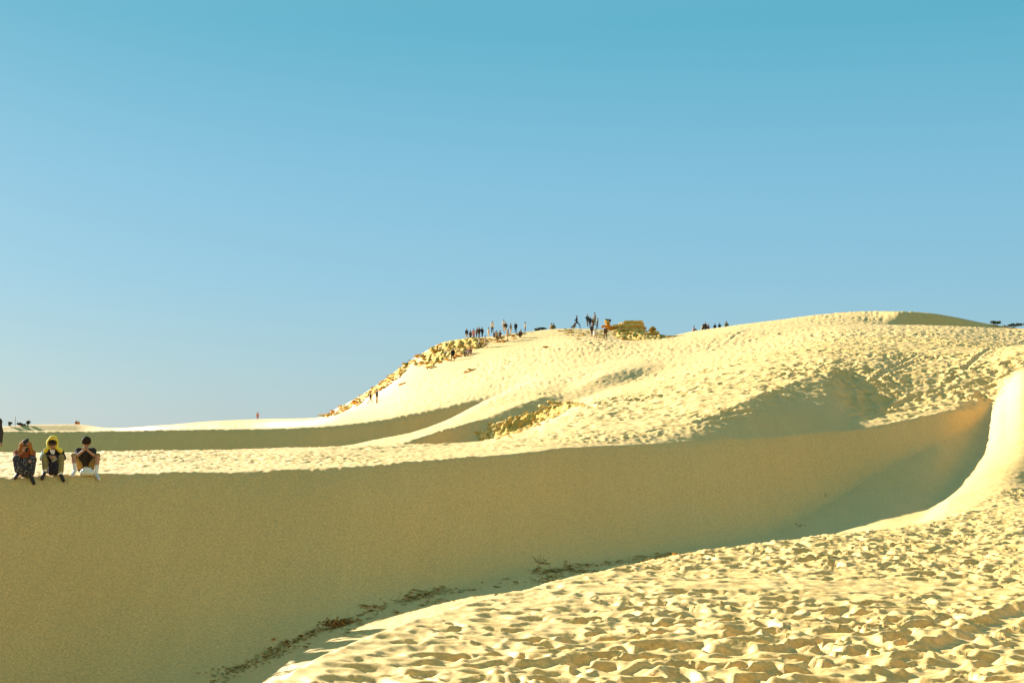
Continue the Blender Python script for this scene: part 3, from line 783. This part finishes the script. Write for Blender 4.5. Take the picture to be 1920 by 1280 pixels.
slope_person('person in pale top and dark trousers walking just below the ridge rocks', 898.5, 652, 'walk', 'cream', 'dark', G3, 1.3, .95)
slope_person('person in cream clothes walking just below the ridge rocks', 909.5, 651, 'walk', 'cream', 'cream', G3, 1.4)
slope_person('person in black standing alone on the slope below the ridge rocks', 849, 676, 'walk', 'black', 'black', G3, -.3, 1.05)
slope_person('left one of three pale people sitting on the slope below the ridge', 871.5, 668, 'sit', 'dark', 'beige', G3, .8)
slope_person('middle one of three pale people sitting on the slope below the ridge', 876.5, 665, 'sit', 'pink', 'cream', G3, .4)
slope_person('right one of three pale people sitting on the slope below the ridge', 881.5, 663, 'sit2', 'rust', 'cream', G3, .2)
slope_person('smaller walker in brown, left of two on the lower white slope', 694.5, 757, 'walk', 'dark', 'tan', G3, 1.5, .95)
slope_person('taller walker in black, right of two on the lower white slope', 706.5, 756, 'stand', 'black', 'tan', G3, 2.0, 1.12)
G4 = 'people beside the summit ledge'
sky_person('person in black striding along the crest left of the summit', 1081, -.5, 'stride', 'black', 'black', G4, 1.4, 1.18)
sky_person('small grey figure just behind the striding person in black', 1075.5, 1.5, 'crouch', 'grey', 'grey', G4, 1.0, .9)
sky_person('person in teal grey, leftmost of the group beside the summit ledge', 1101.5, -.5, 'arms', 'teal', 'grey', G4, .5, 1.1, -.35)
sky_person('person in dark navy, second of the group beside the summit ledge', 1106.5, -1.0, 'stand', 'navy', 'dark', G4, -.4, 1.0, -.2)
sky_person('person in dark rust, in the middle of the group beside the summit ledge', 1112, -1.6, 'stand', 'brown', 'brown', G4, .9, 1.0)
sky_person('tallest person in grey green of the group beside the summit ledge', 1115, .3, 'stand', 'grey', 'green', G4, 2.2, 1.15, -.6)
sky_person('person in olive, rightmost of the group beside the summit ledge', 1119.5, -.6, 'lean', 'olive', 'dark', G4, 1.8)
slope_person('person in dark clothes walking below the group beside the summit ledge', 1109.5, 629, 'walk', 'dark', 'dark', G4, .3, .95)
slope_person('person in white top crouching on the rubble left of the ledge', 1115.5, 634, 'crouch', 'white', 'cream', G4, .4, 1.15)
slope_person('person in dark brown standing under the orange end of the ledge', 1135.5, 634, 'walk', 'brown', 'brown', G4, -.2, 1.0)
G5 = 'people sitting on the right-hand crest'
sky_person('person in lilac top sitting alone at the left end of the seated row', 1299.5, .6, 'sit', 'lilac', 'brown', G5, 1.1)
sky_person('person in cream top sitting left in the close trio on the right-hand crest', 1316.5, .2, 'sit', 'cream', 'dark', G5, .8)
sky_person('person in black sitting in the middle of the close trio on the right-hand crest', 1321.5, .1, 'crouch', 'black', 'olive', G5, .3)
sky_person('person in lilac sitting right in the close trio on the right-hand crest', 1328, .3, 'sit', 'lilac', 'dark', G5, -.4)
sky_person('black figure sitting low just right of the close trio', 1339.5, .9, 'sit2', 'black', 'black', G5, 2.6, .85)
sky_person('small teal figure sitting second from the right of the seated row', 1349, 1.5, 'sit', 'teal', 'teal', G5, 2.9, .9)
sky_person('person in olive and black sitting at the right end of the seated row', 1361, .3, 'sit', 'olive', 'black', G5, 2.4)
G6 = 'people on the far left dunes'
sky_person('left one of two people standing on the far left dune top, rust top', 143, 7.0, 'stand', 'rust', 'brown', G6, .3, 1.1)
sky_person('right one of two people standing on the far left dune top, orange top', 147.5, 7.0, 'stand', 'orange', 'rust', G6, -.3, 1.1)
sky_person('tiny figure in pink alone on the far dune line left of the hill', 483, 4.0, 'stand', 'pink', 'rust', G6, .3)

# ------------------------------------------------------------------ the three people sitting on the near crest
def hand(P, wrist, d, side, curl):
    """palm, four unequal bent fingers and a thumb leaving the side of the palm"""
    wrist, d, side = Vector(wrist), Vector(d).normalized(), Vector(side).normalized()
    nrm = d.cross(side).normalized()
    pe = wrist + d * .075
    P.append((wrist, pe, .026, .030, 0))
    for k, (o, L) in enumerate(((-.027, .062), (-.009, .072), (.009, .068), (.026, .052))):
        b0 = pe + side * o; b1 = b0 + d * L * .5 + nrm * curl * L * .2; b2 = b1 + (d * (1 - curl) + nrm * curl).normalized() * L * .5
        P.append((b0, b1, .0105, .0095, 0)); P.append((b1, b2, .0095, .008, 0))
    t0 = wrist + d * .02 - side * .026; t1 = t0 - side * .025 + d * .03; P.append((t0, t1, .012, .011, 0)); P.append((t1, t1 + d * .028 + nrm * curl * .015, .011, .009, 0))
def near_person(px, label, mats, J, hands, hair_prims, hair_mat, shorts=False, sleeves=2, extra=(), dy=.42, wide=0, ankle_socks=False):
    yc = float(np.interp(px, PXS, _tab['C'][0])) + dy
    x = (px - 960) / FPX * yc
    z = ground(x, yc)
    rz = -math.atan2(x, yc); cz, sz = math.cos(rz), math.sin(rz)
    t = thing('person', label, 'person', (x, yc, z), 'friends sitting in a row on the near dune crest', rz)
    for s in 'LR':                              # feet rest on the sand where the crest breaks away
        for j, up in (('an', .10), ('to', .045)):
            a = J[j + s]; J[j + s] = (a[0], a[1], ground(x + a[0] * cz - a[1] * sz, yc + a[0] * sz + a[1] * cz) - z + up)
    P = person_prims(J, .100, True, 1, sleeves, shorts)
    h = Vector(J['head']); f = J['face'].normalized(); sd = Vector((1, 0, 0)); up = sd.cross(f) * -1
    if up.z < 0: up = -up
    P += [(h + f * .085 - up * .005, h + f * .108 - up * .028, .012, .016, 0), (h + f * .06 - up * .09, h + f * .085 - up * .088, .03, .024, 0),
          (h + sd * .092 - f * .005 - up * .03, h + sd * .098 - f * .01 + up * .005, .012, .018, 0), (h - sd * .092 - f * .005 - up * .03, h - sd * .098 - f * .01 + up * .005, .012, .018, 0)]
    for s in 'LR':
        if wide:
            P.append((Vector(J['kn' + s]) - Vector((0, 0, .02)), Vector(J['an' + s]) + Vector((0, .02, .09)), wide, wide * .95, 2))
        if ankle_socks:
            P.append((Vector(J['an' + s]) + Vector((0, 0, .02)), Vector(J['an' + s]) + Vector((0, .01, .10)), .056, .056, 5))
    for w_, d, sdv, cu in hands: hand(P, w_, d, sdv, cu)
    P += list(extra)
    me = fused('body', P, .0115, 3)
    for m in mats: me.materials.append(m)
    obj('body', me, t)
    if hair_prims:
        hm = fused('hair', [(a, b, r0, r1, 0) for a, b, r0, r1 in hair_prims(h, f, up)], .016, 1)
        tex_noise(hm, .010, 60)
        obj('hair', hm, t, hair_mat)
    mo = fused('mouth', [(h + f * .088 - up * .058 - sd * .018, h + f * .088 - up * .058 + sd * .018, .007, .007, 0)], .004, 1)
    obj('mouth', mo, t, M('lips', (.30, .10, .07), .5, .3, .1))
    return t, h, f, up
def tex_noise(me, amp, fr):
    co = np.zeros(len(me.vertices) * 3); me.vertices.foreach_get('co', co); co = co.reshape(-1, 3)
    no = np.zeros(len(me.vertices) * 3); me.vertices.foreach_get('normal', no); no = no.reshape(-1, 3)
    v = vnoise(co[:, 0] * fr + co[:, 2] * 13, co[:, 1] * fr + co[:, 2] * fr, 4)
    me.vertices.foreach_set('co', (co + no * (amp * v)[:, None]).ravel()); me.update()
def sunglasses(t, h, f, up):
    sd = Vector((1, 0, 0)); pr = []
    for s in (-1, 1):
        c = h + f * .092 + sd * s * .036 + up * .012
        pr += [(c - sd * .016, c + sd * .016, .019, .019, 0), (c + sd * s * .03, h + sd * s * .098 + up * .012, .006, .006, 0)]
    pr.append((h + f * .102 - sd * .02 + up * .016, h + f * .102 + sd * .02 + up * .016, .006, .006, 0))
    obj('sunglasses', fused('sunglasses', pr, .0065, 0), t, M('dark_lens', (.012, .01, .01), .12, .6, .1))
def eyes(t, h, f, up):
    for s in (-1, 1):
        c = h + f * .083 + Vector((1, 0, 0)) * s * .034 + up * .012
        obj('eye', fused('eye', [(c - Vector((.006, 0, 0)), c + Vector((.006, 0, 0)), .010, .010, 0)], .006, 0), t, M('eye_dark', (.03, .02, .015), .2, .5, .1))

def J_near(lean=.1, head=(0, -.22, .78), kw=.24, kz=.50, fw=.22):
    return dict(hipL=(-.10, 0, .13), hipR=(.10, 0, .13), knL=(-kw, -.38, kz), knR=(kw, -.38, kz), anL=(-fw, -.52, .1), anR=(fw, -.52, .1), toL=(-fw - .07, -.70, .05), toR=(fw + .07, -.70, .05),
                shL=(-.18, -lean, .58), shR=(.18, -lean, .58), elL=(-.27, -.32, .46), elR=(.27, -.32, .46), haL=(-.08, -.42, .56), haR=(.08, -.42, .56), head=head, face=Vector((0, -1, -.12)))
# 1: long reddish hair, sunglasses, hand at the mouth
J = J_near(.12, (.02, -.24, .76), .19, .44, .15)
J['haL'] = (-.02, -.40, .60); J['elL'] = (-.22, -.36, .44); J['haR'] = (.14, -.46, .40); J['elR'] = (.25, -.28, .38)
PAT, t_, b_ = mat('patterned_cloth')
vz = t_.nodes.new('ShaderNodeTexVoronoi'); vz.inputs['Scale'].default_value = 22
tc_ = t_.nodes.new('ShaderNodeTexCoord'); t_.links.new(tc_.outputs['Object'], vz.inputs['Vector'])
rp = t_.nodes.new('ShaderNodeValToRGB'); rp.color_ramp.interpolation = 'CONSTANT'
rp.color_ramp.elements[0].color = (.34, .31, .26, 1); rp.color_ramp.elements[1].position = .28; rp.color_ramp.elements[1].color = (.028, .026, .03, 1)
t_.links.new(vz.outputs['Distance'], rp.inputs[0]); t_.links.new(rp.outputs[0], b_.inputs['Base Color']); b_.inputs['Roughness'].default_value = .9
def hair1(h, f, up):
    sd = Vector((1, 0, 0)); out = [(h + up * .05 - f * .02, h + up * .0 - f * .05, .105, .10)]
    for s in (-1, 1):
        for k in range(3):
            a = h + sd * s * (.085 + .012 * k) + up * .04 - f * (.01 + .03 * k)
            b = h + sd * s * (.115 + .02 * k) - up * (.13 + .03 * k) - f * (.02 * k - .02); out.append((a, b, .042, .038)); out.append((b, b - up * .10 + sd * s * .015, .038, .018))
    return out
t1, h, f, up = near_person(46, 'person with long reddish hair and sunglasses sitting leftmost of three on the crest', [SKIN, cloth('rust'), PAT, SHOE, M('hair_auburn', (.36, .14, .03), .9, .15, .35, 50), SKIN], J,
    [((-.02, -.40, .60), (.35, -.15, .75), (.9, 0, -.3), .5), ((.14, -.46, .40), (-.2, -.7, -.5), (.9, -.2, 0), .35)], hair1, M('hair_auburn'), extra=[((0, -.34, .32), (0, -.44, .10), .13, .12, 2), ((-.13, -.2, .25), (.13, -.2, .25), .13, .13, 2)], wide=.105)
sunglasses(t1, h, f, up)
cp = fused('cap', [(h + up * .075 - f * .03, h + up * .085 + f * .02, .088, .075, 0), (h + up * .06 + f * .07, h + up * .05 + f * .13, .035, .02, 0), (h + up * .15 - f * .05 + Vector((.04, 0, 0)), h + up * .15 - f * .04 + Vector((.06, 0, 0)), .032, .03, 0)], .012, 1)
obj('cap', cp, t1, cloth('dark'))
# 2: yellow hood, light blue sleeve, khaki trousers, dark shoes
J = J_near(.10, (-.01, -.22, .75), .21, .46, .19)
J['haL'] = (-.08, -.46, .47); J['elL'] = (-.27, -.22, .38); J['haR'] = (.06, -.46, .46); J['elR'] = (.28, -.22, .40)
def hair2(h, f, up): return [(h + up * .055 + f * .02, h + up * .02 - f * .04, .088, .085), (h + up * .06 + f * .045 - Vector((.05, 0, 0)), h + up * .06 + f * .045 + Vector((.05, 0, 0)), .045, .045)]
t2, h, f, up = near_person(99, 'person in yellow hood and sunglasses sitting in the middle of three on the crest', [SKIN, M('hoodie_black', (.03, .026, .03), .9, .1, .2, 14), M('khaki', (.25, .21, .085), .9, .1, .2, 12), SHOE, HAIRD, cloth('white')], J,
    [((-.08, -.46, .47), (.5, -.6, -.2), (.3, 0, .9), .5), ((.06, -.46, .46), (-.5, -.6, -.2), (.3, 0, .9), .5)], hair2, HAIRD,
    extra=[((-.20, -.10, .565), (-.27, -.20, .42), .072, .062, 6), ((.20, -.10, .57), (.27, -.20, .43), .068, .058, 1)], wide=.078, ankle_socks=True)
t2.children[0].data.materials.append(M('sleeve_blue', (.42, .62, .60), .9, .1, .12, 12))
sunglasses(t2, h, f, up)
sd = Vector((1, 0, 0)); hp = []
pts = [h + f * .01 + sd * (.125 * math.sin(a)) + up * (.03 + .135 * math.cos(a)) + (up * .045 + sd * .025 if abs(a) < .5 else up * 0) for a in [-2.3 + .46 * k for k in range(11)]]
for a, b in zip(pts, pts[1:]): hp += [(a - f * .02, b - f * .02, .024, .024, 0), (a - f * .07, b - f * .07, .034, .034, 0)]
hp += [(h - f * .09 + up * .06, h - f * .08 - up * .08, .09, .085, 0), (pts[0], h - sd * .17 - up * .15 + f * .03, .034, .060, 0), (pts[-1], h + sd * .19 - up * .14 + f * .03, .036, .072, 0)]
obj('hood', fused('hood', hp, .015, 2), t2, M('yellow_cloth', (.78, .64, .08), .85, .1, .2, 5))
obj('shirt_collar', fused('shirt_collar', [(h - up * .15 + f * .02 - sd * .03, h - up * .20 + f * .06 - sd * .02, .035, .03, 0), (h - up * .15 + f * .02 + sd * .03, h - up * .22 + f * .07 + sd * .02, .035, .03, 0)], .012, 1), t2, cloth('white'))
obj('shirt_print', fused('shirt_print', [((-.05, -.44, .43), (.06, -.44, .40), .045, .05, 0), ((0, -.45, .34), (.03, -.45, .36), .04, .04, 0)], .013, 1), t2, M('print_grey', (.28, .28, .25), .9, .1, .5, 45))
# 3: thick dark hair, black t-shirt, tan shorts, white socks
J = J_near(.08, (.02, -.25, .77), .30, .46, .26)
J['haL'] = (-.06, -.40, .58); J['haR'] = (.06, -.40, .58); J['elL'] = (-.23, -.36, .44); J['elR'] = (.23, -.36, .44)
def hair3(h, f, up): return [(h + up * .075 + f * .03, h + up * .06 - f * .05, .118, .122), (h + up * .045 - Vector((.052, 0, 0)), h + up * .055 + Vector((.05, 0, 0)), .066, .066), (h + up * .075 + f * .07 - Vector((.06, 0, 0)), h + up * .075 + f * .07 + Vector((.05, 0, 0)), .045, .045)]
t3, h, f, up = near_person(160.5, 'person with thick dark hair, black t-shirt and shorts sitting rightmost of three on the crest', [SKIN, M('tshirt_black', (.035, .03, .028), .9, .1, .2, 14), M('shorts_tan', (.30, .20, .07), .9, .1, .2, 12), M('shoe_white', (.62, .60, .54), .7, .2, .1, 20), HAIRD, M('sock_white', (.68, .68, .64), .9, .1, .1, 30)], J,
    [((-.06, -.40, .58), (.35, .25, .8), (.9, 0, -.3), .45), ((.06, -.40, .58), (-.35, .25, .8), (.9, 0, .3), .45)], hair3, HAIRD, True, 1)
eyes(t3, h, f, up)
# things they have with them
def lumpy(name, label, cat, loc, prims, vox, m, amp=.0, fr=20):
    me = fused(name, prims, vox, 2)
    if amp: tex_noise(me, amp, fr)
    o = obj(name, me, None, m); o.location = loc
    return tag(o, label, cat)
L3 = t3.location
def beside(t, dx, dy):
    v = Matrix.Rotation(t.rotation_euler.z, 3, 'Z') @ Vector((dx, dy, 0)) + t.location
    return (v.x, v.y, ground(v.x, v.y))
lumpy('plastic_bag', 'crumpled white bag lying between the feet of the rightmost seated person', 'bag', beside(t3, .03, -.50),
      [((-.10, 0, .08), (.12, 0, .08), .085, .08, 0), ((-.05, 0, .14), (.05, .01, .15), .075, .07, 0), ((.13, 0, .05), (.15, .02, .04), .05, .04, 0), ((-.14, .0, .04), (-.12, .02, .05), .045, .05, 0)], .014, M('bag_white', (.66, .70, .66), .6, .3, .15, 20), .014, 26)
L2 = t2.location
lumpy('backpack', 'black backpack standing between the feet of the person in the yellow hood', 'bag', beside(t2, .01, -.44),
      [((-.06, 0, .08), (-.06, 0, .28), .08, .07, 0), ((.06, 0, .08), (.06, 0, .28), .08, .07, 0), ((-.05, -.05, .10), (.05, -.05, .16), .05, .05, 0), ((0, .03, .33), (0, .03, .36), .02, .02, 0)], .014, M('bag_black', (.028, .022, .03), .8, .2, .3, 30), .004, 40)
L1 = t1.location
bm = bmesh.new(); bmesh.ops.create_cube(bm, size=1); bmesh.ops.scale(bm, vec=(.062, .011, .11), verts=bm.verts); bmesh.ops.bevel(bm, geom=bm.edges[:], offset=.004, segments=2, affect='EDGES')
me = bpy.data.meshes.new('phone'); bm.to_mesh(me); bm.free()
o = obj('phone', me, None, M('phone_dark', (.015, .014, .016), .25, .5, .1)); o.location = L1 + Matrix.Rotation(t1.rotation_euler.z, 3, 'Z') @ Vector((.05, -.47, .655)); o.rotation_euler = (.3, .25, .2 + t1.rotation_euler.z)
tag(o, 'dark phone held up at the mouth of the leftmost seated person', 'phone')
# someone standing at the left edge, almost wholly outside the picture
yc = 35.0; x = (-17 - 960) / FPX * yc
Je = J_stand(0, 0, 0)
P = person_prims(Je, .105, True)
for s in 'LR': hand(P, Je['ha' + s], (0, -.1, -1), (0, 1, 0), .25)
me = fused('person', P, .02, 2)
for m in (SKIN, cloth('dark'), cloth('brown'), SHOE, HAIRD): me.materials.append(m)
o = obj('person', me); o.location = (x, yc, ground(x, yc) - .02); o.rotation_euler = (0, 0, .1)
tag(o, 'person in dark brown clothes standing at the left edge, cut off by the frame', 'person')
